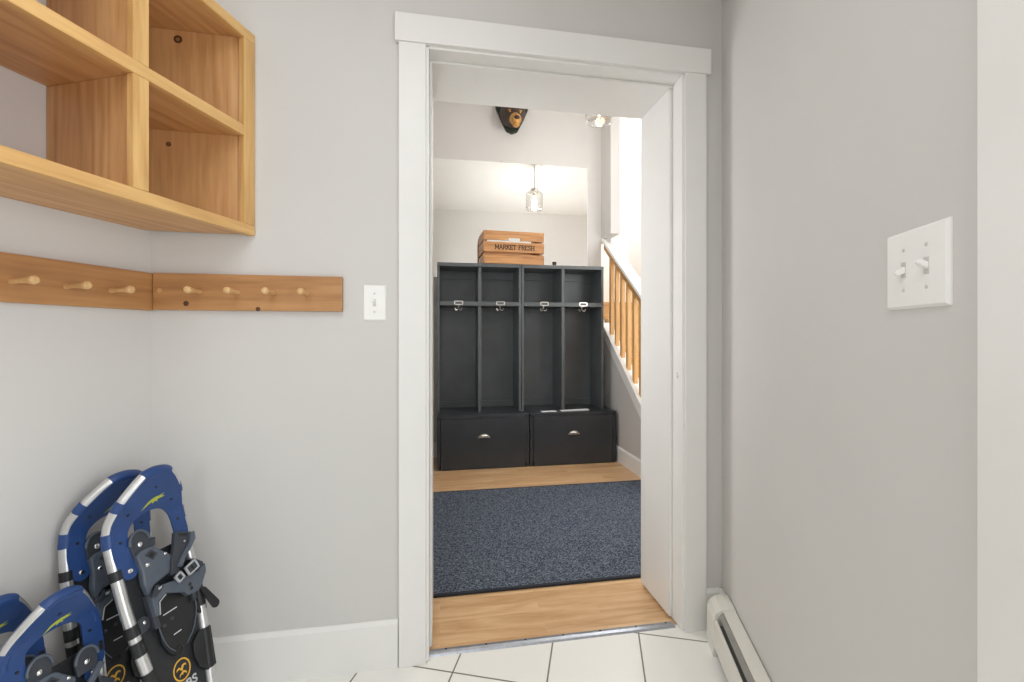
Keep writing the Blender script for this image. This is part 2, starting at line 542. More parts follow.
# side walls, as boxes in the turned frame
o = struct(MB().box(S_L - .1, S_L, -1.9, tY(S_L, Y_W) + .0, -.06, 2.45).done('wall_left', 'wall')); o.rotation_euler = (0, 0, -TH)
mb = MB()
mb.prism([(S_R, .56), (S_R + .1, .56), (S_R + .1, tY(S_R + .1, Y_W)), (S_R, tY(S_R, Y_W))], -.06, 2.45)
mb.box(S_R, S_R + .1, -.52, .56, 2.06, 2.45)
mb.box(S_R, S_R + .1, -1.9, -.52, -.06, 2.45)
o = struct(mb.done('wall_right', 'wall')); o.rotation_euler = (0, 0, -TH)
o = struct(MB().box(S_L - .1, S_R + .1, -2.0, -1.9, -.06, 2.45).done('wall_behind', 'wall')); o.rotation_euler = (0, 0, -TH)
o = struct(MB().prism([(S_L - .1, -2.0), (S_R + .1, -2.0), (S_R + .1, tY(S_R + .1, Y_W)), (S_L - .1, tY(S_L - .1, Y_W))], 2.45, 2.55).done('ceiling_mudroom', 'ceil')); o.rotation_euler = (0, 0, -TH)

# wall with the doorway (opening x -0.03..0.88, up to 2.05)
OX0, OX1, OZ = -0.05, 0.89, 2.055
mb = MB()
mb.box(-1.3, OX0, Y_W, Y_H, -.06, 3.0)
mb.box(OX1, X_ST, Y_W, Y_H, -.06, 3.0)
mb.box(X_ST, 2.7, Y_W, Y_H, -.06, 3.0)
mb.box(OX0, OX1, Y_W, Y_H, OZ, 3.0)
struct(mb.done('wall_doorway', 'wall'))

# hall shell
struct(MB().box(X_HL - .1, X_HL, Y_H, Y_B + .1, -.06, 3.7).done('wall_hall_left', 'hallwall'))
struct(MB().box(X_HL, X_ST, Y_B, Y_B + .1, -.06, 3.7).done('wall_hall_back', 'hallwall'))
struct(MB().box(2.6, 2.7, Y_H, 5.75, -.06, 4.4).done('wall_stair_far', 'stairwhite'))
struct(MB().box(X_ST, 2.6, 5.65, 5.75, -.06, 4.4).done('wall_stair_end', 'stairwhite'))
mb = MB()
cz = lambda y: 2.87 + .28 * (y - 1.77)
mb.prism([(1.7, cz(1.7)), (5.8, cz(5.8)), (5.8, cz(5.8) + .1), (1.7, cz(1.7) + .1)], X_HL - .1, X_ST + .09,
         Matrix(((0, 0, 1, 0), (1, 0, 0, 0), (0, 1, 0, 0), (0, 0, 0, 1))))
struct(mb.done('ceiling_hall', 'ceil'))
mb = MB().box(X_ST, 2.7, 3.4, 5.75, 4.4, 4.5)
mb.box(X_ST + .09, 2.7, 3.4, 3.5, cz(3.4), 4.4)
mb.prism([(1.7, cz(1.7)), (3.4, cz(3.4)), (3.4, cz(3.4) + .1), (1.7, cz(1.7) + .1)], X_ST + .09, 2.7,
         Matrix(((0, 0, 1, 0), (1, 0, 0, 0), (0, 1, 0, 0), (0, 0, 0, 1))))
struct(mb.done('ceiling_stairwell', 'ceil'))
YZX = Matrix(((0, 0, 1, 0), (1, 0, 0, 0), (0, 1, 0, 0), (0, 0, 0, 1)))   # polygon (y, z) raised along x
st_z = lambda y: .55 + .818 * (y - 3.117)          # top edge of the sloping white stringer
SB = .108
yf = 3.117 + (SB - .55) / .818
# wall under the stairs and the wall end above the rail
struct(MB().prism([(yf + .005, 0), (5.65, 0), (5.65, st_z(5.65) - SB), ], X_ST, X_ST + .09, YZX).done('wall_stair', 'hallwall'))
struct(MB().prism([(3.715, 2.02), (5.65, 2.02), (5.65, 4.4), (3.5, 4.4), (3.5, cz(3.5)), (3.715, cz(3.715))], X_ST, X_ST + .09, YZX).done('wall_stair_upper', 'hallwall'))

# baseboards
def bb(name, x0, x1, h=.145):
    mb = MB()
    mb.prism([(Y_W, 0), (Y_W - .013, 0), (Y_W - .013, h - .012), (Y_W - .004, h), (Y_W, h)], x0, x1, YZX)
    return struct(mb.done(name, 'trim'))
bb('baseboard_doorway_left', -.861, -.137, .155)
bb('baseboard_doorway_right', .973, 1.03, .145)
XZ = Matrix.Identity(4)
mb = MB().box(S_L, S_L + .013, -1.9, 1.075, 0, .15, .003)
o = struct(mb.done('baseboard_left', 'trim')); o.rotation_euler = (0, 0, -TH)
mb = MB().box(S_R - .013, S_R, 1.655, 1.735, 0, .145, .003)
o = struct(mb.done('baseboard_right', 'trim')); o.rotation_euler = (0, 0, -TH)
mb = MB().prism([(X_ST, 0), (X_ST - .014, 0), (X_ST - .014, .118), (X_ST - .006, .13), (X_ST, .13)], yf + .15, Y_B,
                Matrix(((1, 0, 0, 0), (0, 0, 1, 0), (0, 1, 0, 0), (0, 0, 0, 1))))
struct(mb.done('baseboard_stair', 'trim'))
struct(MB().box(X_HL, X_ST - .014, Y_B - .014, Y_B, 0, .13, .003).done('baseboard_hall_back', 'trim'))
struct(MB().box(X_HL, X_HL + .014, Y_H, Y_B - .014, 0, .13, .003).done('baseboard_hall_left', 'trim'))

# door frame
d = sempty('door_1', (0.42, Y_W, 0))
dx = 0.42
def dbox(name, x0, x1, y0, y1, z0, z1, bev=.002):
    return MB().box(x0 - dx, x1 - dx, y0 - Y_W, y1 - Y_W, z0, z1, bev).done(name, 'trim', d)
dbox('casing', -.134, -.046, 1.452, Y_W, 0.0, 2.054)
dbox('casing', .887, .972, 1.452, Y_W, 0.0, 2.054)
dbox('head_casing', -.146, .989, 1.447, Y_W, 2.054, 2.147, .003)
dbox('jamb', OX0, -.036, 1.462, Y_H + .002, 0.005, 2.052)
dbox('jamb', .878, OX1, 1.462, Y_H + .002, 0.005, 2.052)
dbox('head_jamb', -.036, .878, 1.462, Y_H + .002, 2.045, OZ)
dbox('stop', -.036, -.027, 1.515, Y_H + .001, 0.012, 2.036, .003)
dbox('stop', .866, .878, 1.528, Y_H + .001, 0.012, 2.036, .003)
dbox('head_stop', -.036, .878, 1.52, Y_H + .001, 2.036, 2.045, .003)
mb = MB().lathe([(0, 0), (.007, 0), (.006, .0015), (.0025, .0015), (.0025, .0004), (0, .0004)], 16, Matrix.Translation((.878 - dx, 1.492 - Y_W, .935)) @ Matrix.Rotation(-pi / 2, 4, 'Y'))
mb.lathe([(0, 0), (.005, 0), (.004, .001), (0, .001)], 12, Matrix.Translation((.878 - dx, 1.494 - Y_W, .947)) @ Matrix.Rotation(-pi / 2, 4, 'Y'))
mb.done('latch_hole', 'screw', d)

# threshold
t = thing('threshold_strip', 'scuffed aluminium threshold strip screwed down between white tile and wood floor', 'threshold', (.42, 1.502, 0))
mb = MB()
mb.prism([(-.018, 0), (-.012, .005), (0, .0065), (.012, .005), (.018, 0)], -.455, .447, YZX)
mb.done('metal_strip', 'threshold', t)
for x in (-.40, -.26, -.12, .02, .16, .30, .42):
    MB().lathe([(0, .0082), (.0025, .008), (.004, .0068), (.004, .004), (0, .004)], 12, Matrix.Translation((x, .006, -.001))).done('screw', 'blackdark', t)

# casing of the opening in the right-hand wall, nearest the camera
d2 = sempty('trim_1', (*R(S_R, .55), 0), -TH)
MB().box(-.016, 0, -.03, .063, 0, 2.08, .002).done('casing', 'trim', d2)
MB().box(-.016, 0, -1.10, -1.02, 0, 2.08, .002).done('casing', 'trim', d2)
MB().box(-.018, 0, -1.12, .07, 2.08, 2.17, .002).done('head_casing', 'trim', d2)

# ------------------------------------------------------------------ cubby shelf
sh = thing('cubby_shelf', 'open honey pine cubby shelf mounted high on the wall in the corner', 'shelf', (*R(S_L, 1.0), 1.40), -TH)
# local: x away from wall, y along wall (minus 1.0), z from bottom edge
DEP = .276
y_end = lambda x: tY(S_L + x, Y_W) - 1.0 - .004      # far end follows the wall with the doorway
Y0 = -.80
def board(name, pts, z0, z1, mat, bev=.0015):
    return MB().prism(pts, z0, z1, bev=bev).done(name, mat, sh)
def fullboard(name, z0, z1, mat):
    return board(name, [(0.001, Y0 + .0182), (DEP - .02, Y0 + .0182), (DEP - .02, y_end(DEP - .02) - .022), (.001, y_end(0) - .03)], z0, z1, mat)
board('bottom_board', [(0.001, Y0), (DEP - .02, Y0), (DEP - .02, y_end(DEP - .02)), (.001, y_end(0) - .012)], 0.003, .022, 'pine_y')
fullboard('middle_board', .300, .318, 'pine_y')
board('top_board', [(0.001, Y0), (DEP - .02, Y0), (DEP - .02, y_end(DEP - .02)), (.001, y_end(0) - .012)], .604, .622, 'pine_y')
# end panel following the skewed wall
board('end_panel', [(.001, y_end(0) - .030), (DEP - .02, y_end(DEP - .02) - .022), (DEP - .02, y_end(DEP - .02)), (.001, y_end(0) - .010)], .0222, .6038, 'pineknot_z')
board('end_panel', [(.001, Y0), (DEP - .02, Y0), (DEP - .02, Y0 + .018), (.001, Y0 + .018)], .0222, .6038, 'pineknot_z')
for yd in (-.184, -.497):
    for z0, z1 in ((.0225, .2997), (.3183, .6037)):
        board('divider', [(.001, yd), (DEP - .02, yd), (DEP - .02, yd + .018), (.001, yd + .018)], z0, z1, 'pine_z')
# front edge strips
ye = y_end(DEP)
def strip(name, ya, yb, z0, z1, mat):
    return MB().box(DEP - .0195, DEP, ya, yb, z0, z1, .0015).done(name, mat, sh)
strip('edge_strip', Y0, ye, 0.0, .031, 'edge_y')
strip('edge_strip', Y0, ye, .597, .627, 'edge_y')
strip('edge_strip', Y0 + .035, ye - .0425, .297, .328, 'edge_y')
strip('edge_strip', ye - .042, ye, .0313, .5967, 'edge_z')
strip('edge_strip', Y0, Y0 + .0345, .0313, .5967, 'edge_z')
for yd in (-.193, -.506):
    strip('edge_strip', yd, yd + .036, .0313, .2967, 'edge_z')
    strip('edge_strip', yd, yd + .036, .3283, .5967, 'edge_z')
# knots seen on the end panel in the two right-hand cubbies
M['knot'] = plain('dark_knot', srgb(88, 54, 30), 0.5, noise=0.4, nscale=160)
M['knotheart'] = plain('knot_heart', srgb(150, 110, 74), 0.5, noise=0.3, nscale=160)
ea = Vector((.001, y_end(0) - .030)); eb = Vector((DEP - .02, y_end(DEP - .02) - .022))
for x, z, r in ((S_L * 0 + .095, .576, .011), (.072, .260, .0065)):
    f = (x - ea.x) / (eb.x - ea.x)
    p = ea.lerp(eb, f); dd = (eb - ea).normalized()
    m4 = Matrix(((dd.x, 0, dd.y, p.x), (dd.y, 0, -dd.x, p.y), (0, 1, 0, z), (0, 0, 0, 1)))
    k_ = MB().lathe([(r * .5, .0003), (r * .55, .0007), (r, .0006), (r * 1.08, 0)], 18, m4).done('knot', 'knot', sh)
    MB().lathe([(0, .0006), (r * .52, .0006), (r * .54, 0)], 14, m4).done('knot_heart', 'knotheart', k_)

# ------------------------------------------------------------------ peg rails
peg_prof = [(0.0, 0), (.0070, 0), (.0058, .012), (.0058, .03), (.0068, .046), (.0095, .058), (.0105, .063), (.0095, .069), (.006, .0725), (0, .0735)]
r1 = thing('peg_rail', 'knotty pine peg rail on the left wall below the cubby shelf', 'peg rail', (*R(S_L, .78), 1.22), -TH, 'pine peg rails')
MB().box(0, .018, -.32, tY(S_L + .009, Y_W) - .78 - .008, -.056, .056, .0015).done('board', 'rail_y', r1)
for t_ in (.743, .846, .948):
    mtx = Matrix.Translation((.0182, t_ - .78, -.008)) @ Matrix.Rotation(pi / 2 - .03, 4, 'Y')
    MB().lathe(peg_prof, 20, mtx).done('peg', 'peg', r1)
r2 = thing('peg_rail', 'knotty pine peg rail beside the light switch on the doorway wall', 'peg rail', (-.58, Y_W, 1.221), 0, 'pine peg rails')
MB().box(-.848 + .58, -.309 + .58, -.018, 0, -.055, .056, .0015).done('board', 'rail_x', r2)
for x in (-.72, -.616, -.513, -.414):
    mtx = Matrix.Translation((x + .58, -.0182, .001)) @ Matrix.Rotation(pi / 2, 4, 'X')
    MB().lathe(peg_prof, 20, mtx).done('peg', 'peg', r2)
MB().lathe([(0, .0008), (.006, .0008), (.0065, 0)], 16, Matrix.Translation((-.83 + .58, -.018, .003)) @ Matrix.Rotation(pi / 2, 4, 'X')).done('plug', 'pine_x', r2)
for x, z, r in ((-.758, -.035, .008), (-.557, -.05, .007)):
    MB().lathe([(0, .0006), (r * .7, .0006), (r, 0)], 16, Matrix.Translation((x + .58, -.018, z)) @ Matrix.Rotation(pi / 2, 4, 'X')).done('knot', 'knot', r2)

# ------------------------------------------------------------------ switches
def plate_mb(w, h, d_):
    """bevelled wall plate facing +z"""
    a = [(-w / 2, -h / 2), (w / 2, -h / 2), (w / 2, h / 2), (-w / 2, h / 2)]
    mb = MB()
    t = bmesh.new()
    k = .004
    lo = [t.verts.new((x, y, 0)) for x, y in a]
    mi = [t.verts.new((x, y, d_ * .35)) for x, y in a]
    hi = [t.verts.new((x - math.copysign(k, x), y - math.copysign(k, y), d_)) for x, y in a]
    for i in range(4):
        j = (i + 1) % 4
        t.faces.new((lo[i], lo[j], mi[j], mi[i])); t.faces.new((mi[i], mi[j], hi[j], hi[i]))
    t.faces.new(hi); t.faces.new(list(reversed(lo)))
    bmesh.ops.recalc_face_normals(t, faces=t.faces)
    mb._merge(t)
    return mb
def switch(root, mtx, w, cols):
    mb = plate_mb(w, .117, .006); mb.bm.transform(mtx); mb.done('plate', 'plate', root, 20)
    for cx_, up in cols:
        m2 = mtx @ Matrix.Translation((cx_, 0, .006))
        mb = MB().box(-.0052, .0052, -.012, .012, -.001, .0006, .0004, mtx=m2); mb.done('toggle_slot', 'screw', root)
        ang = radians(28 if up else -28)
        mb = MB()
        tg = bmesh.new(); bmesh.ops.create_cube(tg, size=1)
        for v in tg.verts:
            top = v.co.z > 0
            v.co = Vector((v.co.x * (.0075 if top else .009), v.co.y * (.006 if top else .01), (.0135 if top else -.002)))
        bmesh.ops.bevel(tg, geom=list(tg.edges), offset=.0009, segments=2, affect='EDGES')
        mb._merge(tg, m2 @ Matrix.Rotation(-ang, 4, 'X'))
        mb.done('toggle', 'plate', root)
        for sy in (-.030, .030):
            m3 = mtx @ Matrix.Translation((cx_, sy, .006))
            MB().lathe([(0, .0012), (.002, .001), (.0032, 0), (.0032, -.001), (0, -.001)], 12, m3).done('screw', 'screw', root)
sw1 = thing('light_switch', 'white single toggle light switch between the peg rail and door casing', 'light switch', (-.211, Y_W, 1.196))
switch(sw1, Matrix.Rotation(pi / 2, 4, 'X'), .073, [(0, True)])
sw2 = thing('light_switch', 'white double toggle light switch plate on the bare right-hand wall', 'light switch', (*R(S_R, .733), 1.187), -TH)
# faces -x locally
mtx = Matrix(((0, 0, -1, 0), (-1, 0, 0, 0), (0, 1, 0, 0), (0, 0, 0, 1)))
switch(sw2, mtx, .124, [(-.021, False), (.025, True)])

# ------------------------------------------------------------------ baseboard heater
ht = thing('baseboard_heater', 'white enamel baseboard heater running along the foot of the right-hand wall', 'heater', (*R(S_R, 1.2), 0), -TH)
XZY = Matrix(((1, 0, 0, 0), (0, 0, 1, 0), (0, 1, 0, 0), (0, 0, 0, 1)))   # polygon (x, z) raised along y
def hx(pts, y0, y1, name, mat, bev=0.0):
    return MB().prism([(-a, b) for a, b in pts], y0 - 1.2, y1 - 1.2, XZY, bev).done(name, mat, ht, 25)
cap = [(.003, .0), (.003, .166), (.024, .168), (.048, .162), (.066, .147), (.0745, .125), (.0755, .0)]
hx(cap, 1.565, 1.652, 'end_cap', 'heater', .0015)
H0 = .66
hx([(.003, .02), (.003, .160), (.006, .160), (.006, .02)], H0, 1.566, 'back_panel', 'heater')
hx([(.004, .158), (.004, .162), (.040, .160), (.043, .156), (.040, .155)], H0, 1.566, 'top_cover', 'heater')
hx([(.043, .149), (.041, .153), (.047, .151), (.056, .138), (.054, .136)], H0, 1.566, 'damper', 'damper')
hx([(.061, .124), (.064, .128), (.0705, .118), (.0705, .035), (.066, .030), (.0665, .116)], H0, 1.566, 'front_cover', 'heater')
mb = MB()
for k in range(90):
    y = H0 - 1.2 + .012 + k * .0099
    mb.box(-.058, -.008, y, y + .0008, .05, .115)
mb.tube([(-.033, H0 - 1.2, .08), (-.033, 1.56 - 1.2, .08)], .011, 10)
mb.done('fin_element', 'damper', ht)
hx([(.003, .0), (.003, .02), (.058, .02), (.058, .0)], H0 + .01, 1.56, 'base_channel', 'blackdark')

# ------------------------------------------------------------------ snowshoes
CURL_R, CURL_A = .10, radians(36)
def curl(x, y, h):
    """the toe of the deck turns up"""
    if y <= 0:
        return Vector((x, y, h))
    L0 = CURL_R * CURL_A
    a = min(y, L0) / CURL_R
    e = max(0.0, y - L0)
    return Vector((x, CURL_R * sin(a) + e * cos(a) - h * sin(a), CURL_R * (1 - cos(a)) + e * sin(a) + h * cos(a)))


def lerp_tab(tab, y):
    if y <= tab[0][0]:
        return tab[0][1]
    for (a, va), (b, vb) in zip(tab, tab[1:]):
        if y <= b:
            f = (y - a) / (b - a)
            return va + (vb - va) * f
    return tab[-1][1]


def smooth_chain(pts, it=2, closed=False):
    for _ in range(it):
        q = []
        n = len(pts)
        for i in range(n if closed else n - 1):
            a, b = Vector(pts[i]), Vector(pts[(i + 1) % n])
            q += [a * .75 + b * .25, a * .25 + b * .75]
        if not closed:
            q = [Vector(pts[0])] + q[0:] + [Vector(pts[-1])]
        pts = q
    return pts


def disc(x, y, r, n=10):
    return [(x + r * cos(a), y + r * sin(a)) for a in [2 * pi * i / n for i in range(n)]]


def snowshoe(label, P0, beta, lean, k=1.0, big=True, roll=0.0):
    """P0: world point of the left tube at the widest place; local x across, y towards the toe, z out of the deck"""
    tail = -.615 if big else -.52
    b = beta + radians(9.48)
    U = Vector((sin(b), cos(b), 0)); nn = Vector((cos(b), -sin(b), 0))
    V = Vector((-sin(lean) * nn.x, -sin(lean) * nn.y, cos(lean)))
    if roll:
        V = (V * cos(roll) + U * sin(roll)).normalized()
        U = U - V * U.dot(V); U.normalize()
    N = U.cross(V)
    W = .0905
    org = Vector(P0) + U * W * k
    t = thing('snowshoe', label, 'snowshoe', org + V * tail * k, 0, 'blue-toed snowshoes leaning in the corner')
    t.rotation_euler = Matrix((U, V, N)).transposed().to_4x4().to_euler()
    S = Matrix.Diagonal((k, k, k, 1)) @ Matrix.Translation((0, -tail, 0))

    def fin(mb, name, m, angle=35, parent=None):
        mb.bm.transform(S)
        return mb.done(name, m, parent or t, angle)

    def poly(name, m, pts, h0, h1, bev=.0012, par=None, dx=0.0, dy=0.0):
        return fin(MB().prism([(x + dx, y + dy) for x, y in pts], h0, h1, bev=bev), name, m, 35, par)

    r = .0125
    if big:
        half = [(tail + .012, .022), (tail + .03, .034), (-.52, .047), (-.426, .0625), (-.293, .0795), (-.213, .086), (-.14, .0905), (.028, .0905), (.080, .079), (.122, .055), (.150, .035), (.158, .023)]
    else:
        half = [(tail + .012, .022), (tail + .03, .036), (-.40, .062), (-.293, .080), (-.16, .0905), (-.01, .0905), (.020, .086), (.080, .054), (.112, .032), (.120, .020)]
    top = half[-1][0]
    left = [(-w, y) for y, w in half]
    right = [(w, y) for y, w in half]
    loop = [(0, tail)] + left + [(0, top + .005)] + list(reversed(right))
    loop = [(p.x, p.y) for p in smooth_chain([Vector((a, c, 0)) for a, c in loop], 2, True)]
    fin(MB().tube([curl(x, y, 0) for x, y in loop], r, 14, True), 'frame_tube', 'alu', 60)

    def chain_of(side):
        return sorted([(x, y) for x, y in loop if x * side > 0], key=lambda p: p[1])

    def sleeve(name, side, ya, yb, m, rr=1.12):
        ch_ = chain_of(side)
        def at(yq):
            for (xa, y1), (xb, y2) in zip(ch_, ch_[1:]):
                if y1 <= yq <= y2 and y2 > y1:
                    f = (yq - y1) / (y2 - y1)
                    return (xa + (xb - xa) * f, yq)
            return ch_[-1]
        pts = [at(ya)] + [p for p in ch_ if ya + 1e-4 < p[1] < yb - 1e-4] + [at(yb)]
        return fin(MB().tube([curl(x, y, 0) for x, y in pts], r * rr, 14), name, m, 50)

    tipp = sorted([(x, y) for x, y in loop if abs(x) < .034 and y > 0], key=lambda p: p[0])
    fin(MB().tube([curl(x, y, 0) for x, y in tipp], r * 1.16, 14), 'toe_wrap', 'blue', 50)
    for sd in (-1, 1):
        if big:
            sleeve('blue_band', sd, .078, .099, 'blue')
        sleeve('blue_band', sd, -.008, .027, 'blue')
    cut = [(-.085, -.062, 0), (-.225, -.198, -1), (-.272, -.238, -1), (-.40, -.316, -1), (-.252, -.165, 1), (-.41, -.31, 1), (-.56, -.47, 0)]
    for ya, yb, sd in cut:
        if ya > tail + .05:
            for s_ in ((-1, 1) if sd == 0 else (sd,)):
                sleeve('lacing', s_, ya, yb, 'rubber', 1.13)

    # blue toe panel between frame and arch-shaped toe opening, turned up with the toe
    n = 48
    yb_ = -.078 if big else -.125
    at_ = .056 if big else .034
    chn = [p for p in chain_of(-1) if p[1] >= yb_] + [p for p in reversed(chain_of(1)) if p[1] >= yb_]
    ext = .0045 if big else .008
    lw = lerp_tab(half, yb_)
    chn = [(-lw + .005, yb_)] + [(x + math.copysign(ext, x) * max(0, min(1, (y - yb_) / .03)), y + (ext if y > top - .004 else 0)) for x, y in chn] + [(lw - .005, yb_)]
    ih = .0555
    arch = [(-ih + .006, yb_), (-ih - .001, yb_ + .03), (-ih, 0)]
    for q in range(1, 16):
        a = pi - pi * q / 16
        arch.append((ih * cos(a) * (1 - .12 * sin(a)), at_ * sin(a) ** .85))
    arch += [(ih, 0), (ih + .001, yb_ + .03), (ih - .006, yb_)]

    def cumul(c_):
        cu = [0]
        for a, c in zip(c_, c_[1:]):
            cu.append(cu[-1] + sqrt((a[0] - c[0]) ** 2 + (a[1] - c[1]) ** 2))
        return cu

    def along(chain, cum, f):
        q = f * cum[-1]
        for i in range(len(chain) - 1):
            if cum[i + 1] >= q - 1e-9:
                g = (q - cum[i]) / max(1e-9, cum[i + 1] - cum[i])
                return (chain[i][0] + (chain[i + 1][0] - chain[i][0]) * g, chain[i][1] + (chain[i + 1][1] - chain[i][1]) * g)
        return chain[-1]
    cu1, cu2 = cumul(chn), cumul(arch)
    HP = .0128
    topg, botg = [], []
    for i in range(n + 1):
        o_ = along(chn, cu1, i / n); i_ = along(arch, cu2, i / n)
        rt, rb = [], []
        for j in range(5):
            g = j / 4
            x = o_[0] + (i_[0] - o_[0]) * g; y = o_[1] + (i_[1] - o_[1]) * g
            rt.append(curl(x, y, HP)); rb.append(curl(x, y, HP - .004))
        topg.append(rt); botg.append(rb)
    mb = MB().sheet(topg, botg)
    lx = (lw - .005 + ih - .006) / 2; lr = (lw - .005 - ih + .006) / 2
    for sd in (-1, 1):
        mb.prism([(sd * lx + lr * cos(a), yb_ + lr * sin(a)) for a in [pi + pi * q / 12 for q in range(13)]], HP - .004, HP)
    panel = fin(mb, 'toe_panel', 'blue', 40)
    for sd in (-1, 1):
        fin(MB().lathe([(0, HP + .004), (.0042, HP + .0036), (.006, HP + .002), (.0065, HP)], 14, Matrix.Translation((sd * lx, yb_ + .002, 0))), 'rivet', 'chrome', 35, panel)
    spots = [(0, .122), (-.056, .066), (.056, .066), (-.073, -.004), (.073, -.004)] if big else [(0, .078), (-.071, -.022), (.071, -.022)]
    for x, y in spots:
        mb = MB().prism(disc(x, y, .0036), HP, HP + .0012)
        mb.map(lambda v: curl(v.x, v.y, v.z))
        fin(mb, 'rivet', 'rubber', 35, panel)
    ly = .084 if big else .052
    em = [(-.034, -.020), (-.018, -.001), (-.006, .006), (.006, .0095), (.012, .0085), (.030, .012), (.020, .006), (.033, .0025), (.021, .001), (.009, -.001), (.014, -.007), (.003, -.004), (-.003, -.009), (-.006, -.003), (-.014, -.007)]
    mb = MB().prism([(x * .84 + .004, y * 1.0 + ly) for x, y in em], HP, HP + .0007)
    mb.map(lambda v: curl(v.x, v.y, v.z))
    fin(mb, 'emblem', 'print', 35, panel)

    # black deck
    topg, botg = [], []
    for i in range(25):
        y = (tail + .02) + (-.062 - (tail + .02)) * i / 24
        w_ = lerp_tab(half, y)
        topg.append([Vector((w_ * (2 * j / 8 - 1), y, .0015)) for j in range(9)])
        botg.append([Vector((w_ * (2 * j / 8 - 1), y, -.0015)) for j in range(9)])
    deck = fin(MB().sheet(topg, botg), 'deck', 'deck', 40)
    if big:
        poly('deck_tab', 'rubber', [(.034, -.325), (.055, -.306), (.090, -.312), (.079, -.412), (.055, -.412), (.036, -.390), (.029, -.356)], .002, .010, .002)
        poly('deck_tab', 'rubber', [(.060, -.245), (.078, -.226), (.097, -.232), (.092, -.266), (.072, -.270)], .002, .010, .002)
        poly('deck_tab', 'slatedark', [(-.083, -.195), (-.060, -.190), (-.046, -.205), (-.052, -.226), (-.080, -.230)], .002, .009, .002)
        fin(MB().lathe([(0, .0115), (.003, .0112), (.0045, .010), (.0045, .009)], 12, Matrix.Translation((-.062, -.206, 0))), 'rivet', 'chrome')

    hy = 0.0 if big else -.022
    pad = poly('heel_pad', 'rubber', [(-.046, -.150), (.052, -.150), (.064, -.20), (.072, -.248), (.048, -.262), (.040, -.300), (.018, -.318), (-.012, -.323), (-.026, -.310), (-.037, -.280), (-.038, -.225)], .003, .011, .002)
    for x0, x1, y in ((-.0205, .0155, -.2165), (-.0075, .0125, -.2745)):
        fin(MB().prism([(x0, y - .0012), (x1, y - .0012), (x1, y + .0012), (x0, y + .0012)], .011, .0116), 'printed_line', 'white', 35, pad)
    for x, y in ((-.002, -.236), (-.024, -.240)):
        fin(MB().ball((x, y, .011), (.0048, .0048, .003), 12), 'stud', 'slatedark', 35, pad)
    for pts in ([(-.034, -.190, .012), (-.039, -.240, .013), (-.030, -.290, .012), (-.012, -.314, .011)], [(.060, -.195, .013), (.066, -.240, .013), (.046, -.290, .012), (.018, -.314, .011)]):
        fin(MB().tube(smooth_chain(pts, 2), .0014, 8), 'seam', 'slate', 35, pad)
    fin(MB().tube([(-.0035 + .0095 * cos(a), -.317 + .0095 * sin(a), .011) for a in [2 * pi * i / 20 for i in range(20)]], .002, 8, True), 'tail_ring', 'rubber')
    if big:
        lc = (-.0025, -.366)
        mb = MB()
        ro = [(.0225 * cos(a), .0265 * sin(a)) for a in [2 * pi * i / 32 for i in range(32)]]
        f = .87
        for i in range(32):
            a, c = ro[i], ro[(i + 1) % 32]
            mb.prism([(lc[0] + a[0], lc[1] + a[1]), (lc[0] + c[0], lc[1] + c[1]), (lc[0] + c[0] * f, lc[1] + c[1] * f), (lc[0] + a[0] * f, lc[1] + a[1] * f)], .0015, .0022)
        for pl_ in ([(-.014, .002), (-.012, .007), (-.006, .009), (-.002, .004), (.002, .010), (.008, .011), (.013, .007), (.011, .004), (.007, .007), (.003, .002), (.001, -.003), (-.003, -.001), (-.006, .004), (-.010, .004)],
                    [(-.010, -.015), (-.008, -.009), (-.003, -.006), (.002, -.004), (.007, -.007), (.010, -.012), (.008, -.015), (.005, -.010), (.001, -.009), (-.001, -.013), (-.003, -.010), (-.006, -.011)]):
            mb.prism([(lc[0] + x, lc[1] + y) for x, y in pl_], .0015, .0022)
        fin(mb, 'logo', 'logo', 35, deck)
        mb = MB()
        lettering(mb, 'TUBBS', .0185, .2, .0015, .0022, .1, Matrix.Translation((-.009, -.416, 0)))
        fin(mb, 'lettering', 'white', 35, deck)

    # binding harness
    cup = [(-.054, -.050), (-.044, -.042), (-.024, -.041), (-.008, -.045), (.008, -.064), (.027, -.084), (.024, -.105), (.024, -.123), (-.006, -.129), (-.030, -.134), (-.048, -.152), (-.053, -.121), (-.050, -.088)]
    cupo = poly('toe_cup', 'slate', cup, .006, .024, .004, None, 0, hy)
    poly('window', 'slatedark', [(-.037, -.056), (-.020, -.048), (-.006, -.064), (-.020, -.075)], .024, .0252, .0004, cupo, 0, hy)
    poly('window_bar', 'rubber', [(-.030, -.059), (-.020, -.054), (-.012, -.063), (-.022, -.069)], .0252, .0258, .0002, cupo, 0, hy)
    for x, y, q in ((-.037, -.080, 1), (.010, -.074, .8)):
        fin(MB().lathe([(0, .0292), (.003 * q, .029), (.005 * q, .027), (.005 * q, .024)], 14, Matrix.Translation((x, y + hy, 0))), 'bolt', 'chrome', 35, cupo)
    def ear(cx_, cy_, sx, h0):
        arc = [(cx_ + sx * .024 * cos(a), cy_ + .030 * sin(a)) for a in [pi - pi * i / 14 for i in range(15)]]
        e_ = poly('toe_ear', 'slatedark', arc + [(cx_ + sx * .022, cy_ - .030), (cx_ - sx * .022, cy_ - .030)], h0, h0 + .010, .002)
        fin(MB().tube([(x, y, h0 + .011) for x, y in arc], .0032, 8), 'ear_rim', 'slate', 35, e_)
        fin(MB().lathe([(0, h0 + .0155), (.0035, h0 + .015), (.006, h0 + .013), (.006, h0 + .010)], 14, Matrix.Translation((cx_ - sx * .002, cy_ - .004, 0))), 'ear_bolt', 'chrome', 35, e_)
    ear(-.034, -.022 + hy, 1, .006)
